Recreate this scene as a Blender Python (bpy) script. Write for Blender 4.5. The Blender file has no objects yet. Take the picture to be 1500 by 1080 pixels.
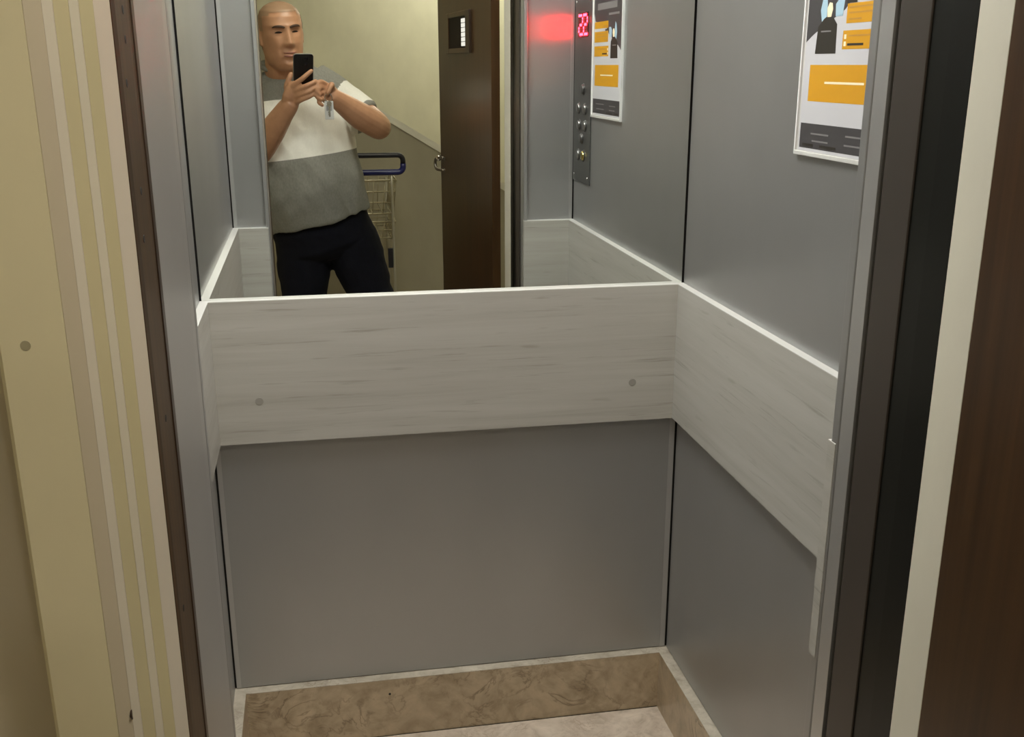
import bpy, bmesh, math, random
from mathutils import Vector, Matrix, noise

random.seed(7)
S = bpy.context.scene
COL = S.collection
PI = math.pi

# ------------------------------------------------------------------ camera
F_PX, CY, YAW, PITCH, ROLL, ZC = 1553.86, 589.55, 0.1821, 0.3082, -0.0015, 1.3778
_c, _s = math.cos(YAW), math.sin(YAW)
FW = Vector((_s * math.cos(PITCH), _c * math.cos(PITCH), -math.sin(PITCH)))
_rt = Vector((_c, -_s, 0)); _up = _rt.cross(FW)
RT = math.cos(ROLL) * _rt + math.sin(ROLL) * _up
UP = -math.sin(ROLL) * _rt + math.cos(ROLL) * _up
cam_d = bpy.data.cameras.new('camera'); cam = bpy.data.objects.new('camera', cam_d); COL.objects.link(cam)
m3 = Matrix((RT, UP, -FW)).transposed()
cam.matrix_world = Matrix.Translation((0, 0, ZC)) @ m3.to_4x4()
cam_d.sensor_fit = 'HORIZONTAL'; cam_d.sensor_width = 36.0; cam_d.lens = F_PX / 1500 * 36
cam_d.shift_y = (CY - 540) / 1500; cam_d.clip_start = 0.004; cam_d.clip_end = 60
S.camera = cam

def at(px, py, Y):
    """point of the viewing ray through a photo pixel at depth Y"""
    d = FW + RT * ((px - 750) / F_PX) + UP * ((CY - py) / F_PX)
    return Vector((0, 0, ZC)) + d * (Y / d.y)
D = 2.0
def V(px, py, Yp):
    """point seen in the mirror (plane y = D) at unfolded depth Yp"""
    q = at(px, py, Yp); return Vector((q.x, 2 * D - q.y, q.z))

# ------------------------------------------------------------------ world, exposure
w = bpy.data.worlds.new('world'); S.world = w; w.use_nodes = True
w.node_tree.nodes['Background'].inputs[0].default_value = (1.0, 0.92, 0.78, 1)
w.node_tree.nodes['Background'].inputs[1].default_value = 0.02
S.view_settings.view_transform = 'Standard'; S.view_settings.look = 'None'
S.view_settings.gamma = 1.0; S.view_settings.use_curve_mapping = False
S.view_settings.exposure = 2.0
LIFT_LIGHT, HALL_LIGHT, STAIR_LIGHT = 6.7, 14.5, 15.5

# ------------------------------------------------------------------ materials
def lin(c):
    return tuple((v / 255 / 12.92 if v / 255 <= 0.04045 else ((v / 255 + 0.055) / 1.055) ** 2.4) for v in c) + (1.0,)
MATS = {}
def mat(name, col, rough=0.5, metal=0.0, spec=0.5, **kw):
    m = bpy.data.materials.new(name); m.use_nodes = True
    b = m.node_tree.nodes['Principled BSDF']
    b.inputs['Base Color'].default_value = col if len(col) == 4 else tuple(col) + (1,)
    b.inputs['Roughness'].default_value = rough; b.inputs['Metallic'].default_value = metal
    b.inputs['Specular IOR Level'].default_value = spec
    for k, v in kw.items(): b.inputs[k.replace('_', ' ')].default_value = v
    MATS[name] = m
    return m
def nd(m, t, **kw):
    n = m.node_tree.nodes.new(t)
    for k, v in kw.items(): setattr(n, k, v)
    return n
def lk(m, a, b): m.node_tree.links.new(a, b)
def coords(m, scale=(1, 1, 1), rot=(0, 0, 0)):
    g = nd(m, 'ShaderNodeNewGeometry'); mp = nd(m, 'ShaderNodeMapping')
    mp.inputs['Scale'].default_value = scale; mp.inputs['Rotation'].default_value = rot
    lk(m, g.outputs['Position'], mp.inputs['Vector']); return mp.outputs['Vector']
def noise_tex(m, vec, scale, detail=4, rough=0.55, dist=0.0):
    n = nd(m, 'ShaderNodeTexNoise'); n.inputs['Scale'].default_value = scale
    n.inputs['Detail'].default_value = detail; n.inputs['Roughness'].default_value = rough
    n.inputs['Distortion'].default_value = dist
    lk(m, vec, n.inputs['Vector']); return n.outputs['Fac']
def ramp(m, fac, stops):
    r = nd(m, 'ShaderNodeValToRGB'); e = r.color_ramp.elements
    while len(e) < len(stops): e.new(0.5)
    for i, (p, c) in enumerate(stops):
        e[i].position = p; e[i].color = c if len(c) == 4 else tuple(c) + (1,)
    lk(m, fac, r.inputs['Fac']); return r.outputs['Color']
def mix(m, fac, a, b, mode='MIX'):
    n = nd(m, 'ShaderNodeMix', data_type='RGBA', blend_type=mode)
    for sock, v in ((n.inputs[0], fac), (n.inputs[6], a), (n.inputs[7], b)):
        if hasattr(v, 'is_linked') or isinstance(v, bpy.types.NodeSocket): lk(m, v, sock)
        else: sock.default_value = v
    return n.outputs[2]
def bsdf(m): return m.node_tree.nodes['Principled BSDF']
def bump(m, fac, strength=0.2, dist=0.002):
    n = nd(m, 'ShaderNodeBump'); n.inputs['Strength'].default_value = strength; n.inputs['Distance'].default_value = dist
    lk(m, fac, n.inputs['Height']); lk(m, n.outputs['Normal'], bsdf(m).inputs['Normal'])

# brushed grey steel of the car walls
def steel(name, col, rough, metal, aniso=0.0):
    m = mat(name, col, rough, metal)
    v = coords(m, (2.5, 2.5, 1.4)); f = noise_tex(m, v, 1.5, 3)
    c = ramp(m, f, [(0.3, tuple(x * 0.96 for x in col[:3])), (0.7, tuple(min(1, x * 1.04) for x in col[:3]))])
    lk(m, c, bsdf(m).inputs['Base Color'])
    v2 = coords(m, (2.2, 2.2, 1.0)); f2 = noise_tex(m, v2, 1.6, 3)
    mr = nd(m, 'ShaderNodeMapRange'); mr.inputs['To Min'].default_value = rough * 0.85; mr.inputs['To Max'].default_value = rough * 1.15
    lk(m, f2, mr.inputs['Value']); lk(m, mr.outputs['Result'], bsdf(m).inputs['Roughness'])
    return m
M_STEEL = steel('grey_brushed_steel', (0.395, 0.398, 0.396, 1), 0.36, 0.72)
M_STEEL_RET = steel('grey_brushed_steel_vertical_grain', (0.46, 0.465, 0.465, 1), 0.34, 0.72)
bsdf(M_STEEL_RET).inputs['Anisotropic'].default_value = 0.85
_t = nd(M_STEEL_RET, 'ShaderNodeCombineXYZ'); _t.inputs[0].default_value = 1.0
lk(M_STEEL_RET, _t.outputs[0], bsdf(M_STEEL_RET).inputs['Tangent'])
M_STEEL_EDGE = steel('steel_edge', (0.50, 0.50, 0.495, 1), 0.34, 0.7)
M_PLATE = steel('dark_steel_plate', (0.125, 0.125, 0.122, 1), 0.38, 0.6)
M_GROOVE = mat('black_groove', (0.012, 0.011, 0.010, 1), 0.7)
M_BLACKMETAL = mat('black_painted_metal', (0.006, 0.0065, 0.005, 1), 0.3, 0.0, 0.25)
M_BROWNMETAL = mat('dark_brown_metal', (0.055, 0.045, 0.038, 1), 0.38, 0.2)
M_MIRROR = mat('mirror_silver', (0.86, 0.88, 0.85, 1), 0.0, 1.0)
M_EDGEBAND = mat('white_edge_band', (0.56, 0.56, 0.535, 1), 0.42)
M_CHROME = mat('chrome', (0.75, 0.74, 0.72, 1), 0.18, 1.0)
M_BRASS = mat('brass', (0.75, 0.62, 0.22, 1), 0.25, 1.0)

# pale wood laminate with fine horizontal grain
def laminate():
    m = mat('pale_wood_laminate', (0.5, 0.5, 0.46, 1), 0.42)
    g = nd(m, 'ShaderNodeNewGeometry'); sp = nd(m, 'ShaderNodeSeparateXYZ'); lk(m, g.outputs['Position'], sp.inputs[0])
    ad = nd(m, 'ShaderNodeMath', operation='ADD'); lk(m, sp.outputs[0], ad.inputs[0]); lk(m, sp.outputs[1], ad.inputs[1])
    cb = nd(m, 'ShaderNodeCombineXYZ'); lk(m, ad.outputs[0], cb.inputs[0]); lk(m, sp.outputs[2], cb.inputs[2])
    def mp(s):
        q = nd(m, 'ShaderNodeMapping'); q.inputs['Scale'].default_value = s; lk(m, cb.outputs[0], q.inputs['Vector']); return q.outputs['Vector']
    a = noise_tex(m, mp((1.1, 1, 26)), 1.5, 6, 0.62, 0.5)
    b = noise_tex(m, mp((3.2, 1, 70)), 1.6, 4, 0.6, 0.2)
    c1 = ramp(m, a, [(0.25, (0.335, 0.325, 0.29)), (0.45, (0.395, 0.385, 0.35)), (0.6, (0.42, 0.412, 0.378)), (0.8, (0.45, 0.442, 0.41))])
    dk = ramp(m, b, [(0.30, (0.66, 0.64, 0.60)), (0.41, (1, 1, 1))])
    c = mix(m, 0.75, c1, dk, 'MULTIPLY')
    kn = noise_tex(m, mp((5, 1, 26)), 1.3, 2, 0.5)
    kc = ramp(m, kn, [(0.70, (1, 1, 1)), (0.78, (0.72, 0.70, 0.64))])
    c = mix(m, 0.9, c, kc, 'MULTIPLY')
    lk(m, c, bsdf(m).inputs['Base Color']); bump(m, a, 0.12, 0.0015)
    return m
M_LAM = laminate()

def marble(name, dark, light, vein, rough, sc=9):
    m = mat(name, light, rough)
    v = coords(m, (1, 1, 1))
    a = noise_tex(m, v, sc, 8, 0.62, 1.6)
    base = ramp(m, a, [(0.25, dark), (0.48, tuple((x + y) / 2 for x, y in zip(dark, light))), (0.72, light)])
    vn = noise_tex(m, v, sc * 0.9, 7, 0.6, 2.2)                    # thin wandering veins along the mid level of a noise
    vf = ramp(m, vn, [(0.470, (0, 0, 0)), (0.497, (1, 1, 1)), (0.503, (1, 1, 1)), (0.530, (0, 0, 0))])
    msk = noise_tex(m, v, sc * 0.7, 3); mk = ramp(m, msk, [(0.46, (0, 0, 0)), (0.66, (1, 1, 1))])
    ff = mix(m, 1.0, vf, mk, 'MULTIPLY')
    bl = noise_tex(m, v, sc * 2.2, 5, 0.65, 0.8); bc = ramp(m, bl, [(0.30, (0.72, 0.70, 0.66)), (0.48, (1, 1, 1)), (0.68, (1.12, 1.12, 1.12))])
    base = mix(m, 0.8, base, bc, 'MULTIPLY')
    n = nd(m, 'ShaderNodeRGBToBW'); lk(m, ff, n.inputs[0])
    sc2 = nd(m, 'ShaderNodeMath', operation='MULTIPLY'); sc2.inputs[1].default_value = 0.7; lk(m, n.outputs[0], sc2.inputs[0])
    c = mix(m, sc2.outputs[0], base, vein)
    lk(m, c, bsdf(m).inputs['Base Color']); return m
M_MARBLE = marble('beige_marble', (0.30, 0.23, 0.145), (0.53, 0.43, 0.30), (0.12, 0.08, 0.045, 1), 0.32, 9)
M_MARBLE_E = marble('lit_marble_edge', (0.34, 0.30, 0.235), (0.52, 0.475, 0.39), (0.22, 0.18, 0.13, 1), 0.4, 14)  # skirting marble with the overhead light put into its colour
M_MARBLE_F = marble('beige_marble_floor', (0.39, 0.32, 0.25), (0.64, 0.56, 0.47), (0.30, 0.22, 0.15, 1), 0.3, 12)

def paint(name, col, rough=0.55, var=0.08, bs=0.06):
    m = mat(name, col, rough)
    v = coords(m, (1, 1, 0.6)); f = noise_tex(m, v, 5.0, 5)
    c = ramp(m, f, [(0.3, tuple(x * (1 - var) for x in col[:3])), (0.7, tuple(min(1, x * (1 + var)) for x in col[:3]))])
    lk(m, c, bsdf(m).inputs['Base Color'])
    f2 = noise_tex(m, coords(m, (1, 1, 1)), 160, 2); bump(m, f2, bs, 0.001); return m
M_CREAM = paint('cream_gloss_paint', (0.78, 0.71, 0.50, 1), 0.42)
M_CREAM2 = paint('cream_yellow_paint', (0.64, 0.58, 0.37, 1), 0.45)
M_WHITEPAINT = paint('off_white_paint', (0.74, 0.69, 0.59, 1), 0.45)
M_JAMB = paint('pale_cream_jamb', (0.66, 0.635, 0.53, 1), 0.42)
M_SHADEDPAINT = paint('shaded_cream_paint', (0.60, 0.53, 0.41, 1), 0.5)  # greyer colour puts shading into the outermost moulding strip
M_WALL = paint('cream_wall', (0.74, 0.71, 0.54, 1), 0.7)
M_OLIVE = paint('olive_beige_wall', (0.38, 0.355, 0.26, 1), 0.6)
M_LANDWALL = paint('landing_wall_grey_beige', (0.66, 0.59, 0.48, 1), 0.65)
M_CEIL = paint('white_ceiling', (0.75, 0.74, 0.70, 1), 0.7)
M_CAP = paint('white_cap', (0.80, 0.79, 0.68, 1), 0.5)

def wood(name, c0, c1, rough, sx=28):
    m = mat(name, c0, rough)
    v = coords(m, (sx, sx, 1.1)); a = noise_tex(m, v, 1.6, 6, 0.6, 0.6)
    b = noise_tex(m, coords(m, (3, 3, 0.7)), 2.0, 3)
    c = ramp(m, a, [(0.28, c0), (0.72, c1)])
    d = ramp(m, b, [(0.3, (0.72, 0.72, 0.72)), (0.7, (1.1, 1.1, 1.1))])
    lk(m, mix(m, 1.0, c, d, 'MULTIPLY'), bsdf(m).inputs['Base Color']); bump(m, a, 0.08, 0.001); return m
M_DOOR = wood('brown_door_veneer', (0.034, 0.0150, 0.005), (0.072, 0.035, 0.012), 0.30)
M_STRIP = wood('dark_varnished_wood', (0.034, 0.018, 0.005), (0.085, 0.046, 0.013), 0.45, 60)
bsdf(M_DOOR).inputs['Specular IOR Level'].default_value = 0.3
bsdf(M_STRIP).inputs['Specular IOR Level'].default_value = 0.28
M_DARKWOOD = wood('dark_brown_frame_wood', (0.025, 0.012, 0.006), (0.05, 0.026, 0.012), 0.35)

def emit(name, col, strength):
    m = bpy.data.materials.new(name); m.use_nodes = True
    nt = m.node_tree; nt.nodes.remove(nt.nodes['Principled BSDF'])
    e = nt.nodes.new('ShaderNodeEmission'); e.inputs[0].default_value = tuple(col) + (1,); e.inputs[1].default_value = strength
    nt.links.new(e.outputs[0], nt.nodes['Material Output'].inputs[0]); MATS[name] = m; return m

# ------------------------------------------------------------------ mesh helpers
def link(name, me, parent=None, material=None, smooth=False):
    o = bpy.data.objects.new(name, me); COL.objects.link(o)
    if material is not None and not me.materials: me.materials.append(material)
    if smooth:
        for p in me.polygons: p.use_smooth = True
    if parent is not None: o.parent = parent
    return o
def obj(name, verts, faces, material, parent=None, smooth=False):
    me = bpy.data.meshes.new(name); me.from_pydata([tuple(v) for v in verts], [], faces); me.update()
    bm = bmesh.new(); bm.from_mesh(me); bmesh.ops.recalc_face_normals(bm, faces=bm.faces); bm.to_mesh(me); bm.free()
    return link(name, me, parent, material, smooth)
def box(name, x0, x1, y0, y1, z0, z1, material, parent=None, bev=0.0):
    v = [(x, y, z) for x in (x0, x1) for y in (y0, y1) for z in (z0, z1)]
    f = [(0, 1, 3, 2), (4, 6, 7, 5), (0, 4, 5, 1), (2, 3, 7, 6), (0, 2, 6, 4), (1, 5, 7, 3)]
    o = obj(name, v, f, material, parent)
    if bev: 
        b = o.modifiers.new('bevel', 'BEVEL'); b.width = bev; b.segments = 2; b.limit_method = 'ANGLE'
    return o
def prism(name, pts, z0, z1, material, parent=None, bev=0.0):
    """vertical extrusion of a plan outline"""
    n = len(pts); v = [(x, y, z0) for x, y in pts] + [(x, y, z1) for x, y in pts]
    f = [tuple(range(n)), tuple(range(n, 2 * n))] + [(i, (i + 1) % n, n + (i + 1) % n, n + i) for i in range(n)]
    o = obj(name, v, f, material, parent)
    if bev:
        b = o.modifiers.new('bevel', 'BEVEL'); b.width = bev; b.segments = 2; b.limit_method = 'ANGLE'
    return o
class MB:
    def __init__(s): s.v = []; s.f = []
    def add(s, v, f):
        k = len(s.v); s.v += [Vector(q) for q in v]; s.f += [tuple(i + k for i in q) for q in f]; return s
    def tube(s, path, rad, n=12, flat=None, side=None):
        """closed tapered tube; flat = factor of the second radius per point; side = fixed first axis"""
        path = [Vector(p) for p in path]; m = len(path)
        if not hasattr(rad, '__len__'): rad = [rad] * m
        rings = []; prev = None
        for i, p in enumerate(path):
            t = (path[min(i + 1, m - 1)] - path[max(i - 1, 0)]).normalized()
            if side is not None: a = (Vector(side) - t * Vector(side).dot(t)).normalized()
            elif prev is None:
                h = Vector((0, 0, 1)) if abs(t.z) < 0.9 else Vector((1, 0, 0)); a = (h - t * h.dot(t)).normalized()
            else: a = (prev - t * prev.dot(t)).normalized()
            prev = a; b = t.cross(a); r = rad[i]
            ra, rb = (r if hasattr(r, '__len__') else (r, r * (flat if flat else 1)))
            rings.append([p + a * ra * math.cos(2 * PI * k / n) + b * rb * math.sin(2 * PI * k / n) for k in range(n)])
        v = [q for r in rings for q in r]; f = []
        for i in range(m - 1):
            for k in range(n):
                f.append((i * n + k, i * n + (k + 1) % n, (i + 1) * n + (k + 1) % n, (i + 1) * n + k))
        v += [path[0], path[-1]]; c0, c1 = len(v) - 2, len(v) - 1
        for k in range(n):
            f.append((c0, (k + 1) % n, k)); f.append((c1, (m - 1) * n + k, (m - 1) * n + (k + 1) % n))
        return s.add(v, f)
    def caps(s, path, rad, n=12, side=None):
        """tube with rounded ends"""
        path = [Vector(p) for p in path]; rad = list(rad) if hasattr(rad, '__len__') else [rad] * len(path)
        def r0(r): return max(r) if hasattr(r, '__len__') else r
        d0 = (path[0] - path[1]).normalized(); d1 = (path[-1] - path[-2]).normalized()
        def sc(r, k): return tuple(x * k for x in r) if hasattr(r, '__len__') else r * k
        P = [path[0] + d0 * r0(rad[0]) * q for q in (0.98, 0.85, 0.5)] + path + [path[-1] + d1 * r0(rad[-1]) * q for q in (0.5, 0.85, 0.98)]
        R = [sc(rad[0], k) for k in (0.2, 0.53, 0.87)] + rad + [sc(rad[-1], k) for k in (0.87, 0.53, 0.2)]
        return s.tube(P, R, n, None, side)
    def ball(s, c, r, n=16, rot=None):
        c = Vector(c); r = r if hasattr(r, '__len__') else (r, r, r); v = []; f = []
        for i in range(n + 1):
            th = PI * i / n
            for k in range(n):
                q = Vector((r[0] * math.sin(th) * math.cos(2 * PI * k / n), r[1] * math.sin(th) * math.sin(2 * PI * k / n), r[2] * math.cos(th)))
                v.append(c + (rot @ q if rot else q))
        for i in range(n):
            for k in range(n):
                f.append((i * n + k, i * n + (k + 1) % n, (i + 1) * n + (k + 1) % n, (i + 1) * n + k))
        return s.add(v, f)
    def box(s, x0, x1, y0, y1, z0, z1):
        return s.add([(x, y, z) for x in (x0, x1) for y in (y0, y1) for z in (z0, z1)],
                     [(0, 1, 3, 2), (4, 6, 7, 5), (0, 4, 5, 1), (2, 3, 7, 6), (0, 2, 6, 4), (1, 5, 7, 3)])
    def build(s, name, material, parent=None, smooth=True): return obj(name, s.v, s.f, material, parent, smooth)
    def remesh(s, name, material, parent, voxel, smooth_it=3, fac=0.5):
        o = obj(name + '_src', s.v, s.f, material)
        bm = bmesh.new(); bm.from_mesh(o.data); bmesh.ops.remove_doubles(bm, verts=bm.verts, dist=1e-6)
        bmesh.ops.recalc_face_normals(bm, faces=bm.faces); bm.to_mesh(o.data); bm.free()
        r = o.modifiers.new('r', 'REMESH'); r.mode = 'VOXEL'; r.voxel_size = voxel
        q = o.modifiers.new('s', 'SMOOTH'); q.iterations = smooth_it; q.factor = fac
        dg = bpy.context.evaluated_depsgraph_get(); dg.update()
        me = bpy.data.meshes.new_from_object(o.evaluated_get(dg)); me.name = name
        old = o.data; bpy.data.objects.remove(o); bpy.data.meshes.remove(old)
        me.materials.clear()
        return link(name, me, parent, material, True)
def smoothpath(pts, k=4):
    """Catmull-Rom through points"""
    P = [Vector(p) for p in pts]; out = []
    for i in range(len(P) - 1):
        p0, p1, p2, p3 = P[max(i - 1, 0)], P[i], P[i + 1], P[min(i + 2, len(P) - 1)]
        for j in range(k):
            t = j / k
            out.append(0.5 * ((2 * p1) + (p2 - p0) * t + (2 * p0 - 5 * p1 + 4 * p2 - p3) * t * t + (3 * p1 - p0 - 3 * p2 + p3) * t ** 3))
    return out + [P[-1]]
def lerp_list(vals, k=4):
    out = []
    for i in range(len(vals) - 1):
        for j in range(k):
            t = j / k; a, b = vals[i], vals[i + 1]
            out.append(tuple(x + (y - x) * t for x, y in zip(a, b)) if hasattr(a, '__len__') else a + (b - a) * t)
    return out + [vals[-1]]
def tag(o, label, cat, group=None, kind=None):
    o['label'] = label
    if cat: o['category'] = cat
    if group: o['group'] = group
    if kind: o['kind'] = kind
    return o
def empty(name, loc=(0, 0, 0)):
    o = bpy.data.objects.new(name, None); o.location = loc; o.empty_display_size = 0.05; COL.objects.link(o); return o
def keep(o, root):
    """parent a mesh that was built in world coordinates to an empty at root"""
    o.parent = root; o.matrix_parent_inverse = Matrix.Translation(root.location).inverted(); return o

# ------------------------------------------------------------------ lift car: dimensions
XL, XR = -0.2193, 0.7173          # side walls
YF = 1.060                        # inner face of the front returns
ZR, ZB, T = 0.9618, 0.6819, 0.0160 # wood band top, bottom, thickness
ZS, TS = 0.137, 0.0226            # marble skirting
ZTOP = 2.20
G = 0.0035                        # open joint in the corners
IR, IL = 0.5735, -0.1215          # inner edges of the front returns

# back wall
wb = tag(box('wall_back', XL - 0.03, XR + 0.03, D + 0.006, D + 0.04, 0, ZTOP, M_GROOVE), 'grey steel back wall of the lift car below and behind the mirror', 'wall', kind='structure')
box('lower_panel', XL + G, XR - G, D, D + 0.006, ZS + 0.002, ZB + 0.03, M_STEEL, wb)
box('corner_strip', XR - G - 0.011, XR - G, D - 0.0012, D, ZS + 0.002, ZB + 0.01, M_STEEL_EDGE, wb)
box('corner_strip', XL + G, XL + G + 0.009, D - 0.0012, D, ZS + 0.002, ZB + 0.01, M_STEEL_EDGE, wb)

# side walls
wr = tag(box('wall_right', XR + 0.006, XR + 0.04, YF - 0.03, D + 0.006, 0, ZTOP, M_GROOVE), 'grey steel side wall of the lift car that carries poster and control panel', 'wall', kind='structure')
box('upper_panel', XR, XR + 0.006, YF + 0.004, D - G, ZR - 0.05, ZTOP, M_STEEL, wr)
box('lower_panel', XR, XR + 0.006, YF + 0.004, D - G, ZS + 0.002, ZB + 0.03, M_STEEL, wr)
wl = tag(box('wall_left', XL - 0.04, XL - 0.006, YF - 0.03, D + 0.006, 0, ZTOP, M_GROOVE), 'bare grey steel side wall of the lift car opposite the control panel', 'wall', kind='structure')
box('upper_panel', XL - 0.006, XL, YF + 0.004, D - G, ZR - 0.05, ZTOP, M_STEEL, wl)
box('lower_panel', XL - 0.006, XL, YF + 0.004, D - G, ZS + 0.002, ZB + 0.03, M_STEEL, wl)

# front returns on either side of the opening, with a rolled lip
def ret(name, xa, xe, sgn, label):
    """panel from wall xa to free edge xe; sgn = +1 when the wall is on the right"""
    x0, x1 = min(xa, xe), max(xa, xe)
    r = tag(box(name, x0 + (-0.03 if sgn < 0 else 0.003), x1 + (0.03 if sgn > 0 else -0.003), YF - 0.033, YF - 0.0065, 0, ZTOP, M_GROOVE), label, 'wall', kind='structure')
    ins = 0.010
    a, b = (xe + ins, xa - G) if sgn > 0 else (xa + G, xe - ins)
    box('return_panel', a, b, YF - 0.006, YF, 0.002, ZTOP, M_STEEL_RET, r)
    c, d = (xa - 0.013, xa - G) if sgn > 0 else (xa + G, xa + 0.013)
    box('corner_strip', c, d, YF, YF + 0.0015, ZR, ZTOP, M_STEEL_EDGE, r)
    e, f = (xe, xe + ins) if sgn > 0 else (xe - ins, xe)
    box('edge_lip', e, f, YF - 0.004, YF + 0.012, 0.002, ZTOP, M_STEEL, r, 0.0015)
    # reveal plate of the car opening, behind a narrow groove
    box('reveal_plate', e, f, YF - 0.034, YF - 0.007, 0.002, ZTOP, M_STEEL_EDGE, r)
    return r
ret('wall_front_right', XR, IR, 1, 'narrow grey steel return beside the control panel at the car opening')
ret('wall_front_left', XL, IL, -1, 'narrow grey steel return on the side of the car opening away from the control panel')

# wooden band around the car with a white edge strip on top
def band(name, x0, x1, y0, y1, label):
    o = tag(box(name, x0, x1, y0, y1, ZB, ZR - 0.0012, M_LAM), label, 'trim', kind='structure')
    box('edge_strip', x0, x1, y0, y1, ZR - 0.0012, ZR, M_EDGEBAND, o)
    return o
tb = band('trim_1', XL + T, XR - T, D - T, D - 0.0003, 'pale wood-grain band across the back wall under the mirror')
band('trim_2', XR - T, XR - 0.0003, YF + 0.018, D - 0.0003, 'pale wood-grain band along the side wall under the poster')
band('trim_3', XL + 0.0003, XL + T, YF + 0.018, D - 0.0003, 'pale wood-grain band along the side wall opposite the poster')
band('trim_4', IR - 0.0007, XR - 0.0003, YF + 0.0003, YF + 0.018, 'pale wood-grain band on the front return below the control panel')
band('trim_5', XL + 0.0003, IL - 0.004, YF + 0.0003, YF + 0.018, 'pale wood-grain band on the front return opposite the control panel')
M_COVER = mat('grey_screw_cover', (0.27, 0.262, 0.235, 1), 0.5)
for x, z in ((-0.1246, 0.7663), (0.6136, 0.7634)):
    b = MB(); b.tube([(x, D - T, z), (x, D - T - 0.0004, z), (x, D - T - 0.0006, z)], [0.0078, 0.0078, 0.0072], 20)
    b.build('screw_cover', M_COVER, tb, False)

# marble skirting and floor
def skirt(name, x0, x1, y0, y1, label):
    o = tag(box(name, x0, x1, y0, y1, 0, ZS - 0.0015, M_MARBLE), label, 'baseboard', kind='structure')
    box('lit_top_edge', x0, x1, y0, y1, ZS - 0.0015, ZS, M_MARBLE_E, o)  # paler strip paints in the light falling on the skirting top
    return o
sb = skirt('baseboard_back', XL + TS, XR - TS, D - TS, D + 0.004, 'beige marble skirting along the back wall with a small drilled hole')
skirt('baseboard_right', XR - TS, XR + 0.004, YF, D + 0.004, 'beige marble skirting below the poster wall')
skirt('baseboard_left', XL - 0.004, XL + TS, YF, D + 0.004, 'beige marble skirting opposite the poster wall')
b = MB(); b.tube([(0.0988, D - TS - 0.0002, 0.102), (0.0988, D - TS - 0.0007, 0.102)], 0.0026, 14); b.build('hole', M_GROOVE, sb)
fl = tag(box('floor', XL - 0.004, XR + 0.004, YF - 0.03, D, -0.03, -0.012, M_GROOVE), 'polished beige marble floor of the lift car', 'floor', kind='structure')
box('tile', XL + TS, XR - TS, 1.52, D - TS - 0.0025, -0.012, 0.0, M_MARBLE_F, fl)
box('tile', XL + TS, XR - TS, YF - 0.03, 1.518, -0.012, 0.0, M_MARBLE_F, fl)
ce = tag(box('ceiling', XL - 0.03, XR + 0.03, YF - 0.03, D + 0.03, ZTOP, ZTOP + 0.03, M_CEIL), 'white ceiling of the lift car', 'ceiling', kind='structure')
lp = tag(empty('ceiling_light', (0.13, 1.60, ZTOP)), 'square white light panel in the lift ceiling', 'lamp')
keep(box('frame', -0.11, 0.37, 1.34, 1.86, ZTOP - 0.018, ZTOP - 0.0005, M_EDGEBAND), lp)
keep(box('diffuser', -0.09, 0.35, 1.36, 1.84, ZTOP - 0.024, ZTOP - 0.0181, emit('lift_lamp', (1.0, 0.985, 0.93), LIFT_LIGHT)), lp)

# mirror above the band
mi = tag(empty('wall_mirror', ((XL + XR) / 2, D, ZR)), 'large frameless mirror filling the back wall above the wood band', 'mirror')
keep(box('mirror_glass', XL + G, XR - G, D, D + 0.005, ZR - 0.006, ZTOP - 0.01, M_MIRROR), mi)

# ------------------------------------------------------------------ landing: door frame, jambs, casing
ZD = 2.06   # opening height
# hinge side
ja = tag(prism('door_frame', [(0.5715, 1.013), (0.5715, 0.957), (0.62, 0.957), (0.62, 1.013)], 0, ZD, M_BROWNMETAL, None, 0.001),
         'dark brown and black metal frame upright between the car and the pale jamb', 'door frame', kind='structure')
prism('frame_rebate', [(0.5735, 0.957), (0.5725, 0.921), (0.62, 0.921), (0.62, 0.957)], 0, ZD, M_BLACKMETAL, ja)
prism('frame_rebate', [(0.5710, 0.9205), (0.5710, 0.882), (0.62, 0.882), (0.62, 0.9205)], 0, ZD, M_BLACKMETAL, ja)
tag(prism('trim_6', [(0.5710, 0.8815), (0.5635, 0.822), (0.66, 0.822), (0.66, 0.8815)], 0, ZD, M_JAMB, None, 0.0008),
    'pale cream painted jamb on the hinge side of the brown door', 'jamb', kind='structure')
# latch side
jl = tag(prism('trim_7', [(IL + 0.0005, 1.024), (-0.1250, 0.880), (-0.20, 0.880), (-0.20, 1.024)], 0, ZD, M_STEEL_EDGE, None, 0.001),
         'grey steel reveal on the latch side of the landing opening', 'jamb', kind='structure')
js = tag(prism('trim_8', [(-0.1250, 0.8795), (-0.1252, 0.800), (-0.1264, 0.790), (-0.20, 0.790), (-0.20, 0.8795)], 0, ZD, M_STRIP, None, 0.0015),
         'narrow dark varnished wood strip with nail holes beside the cream casing', 'trim', kind='structure')
prism('strip_edge', [(-0.1240, 0.8795), (-0.1240, 0.866), (-0.13, 0.866), (-0.13, 0.8795)], 0, ZD, M_DARKWOOD, js, 0.001)
for px, py in ((180, 14), (184, 58), (186, 122), (207, 280), (211, 350), (243, 613), (269, 891)):
    d = at(px, py, 1.0) - Vector((0, 0, ZC)); k = -0.1250 / d.x; q = Vector((0, 0, ZC)) + d * k
    b = MB(); b.tube([(-0.1262, q.y, q.z), (-0.12485, q.y, q.z)], [0.0030, 0.0030], 10); b.build('nail_hole', M_GROOVE, js, False)
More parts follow.
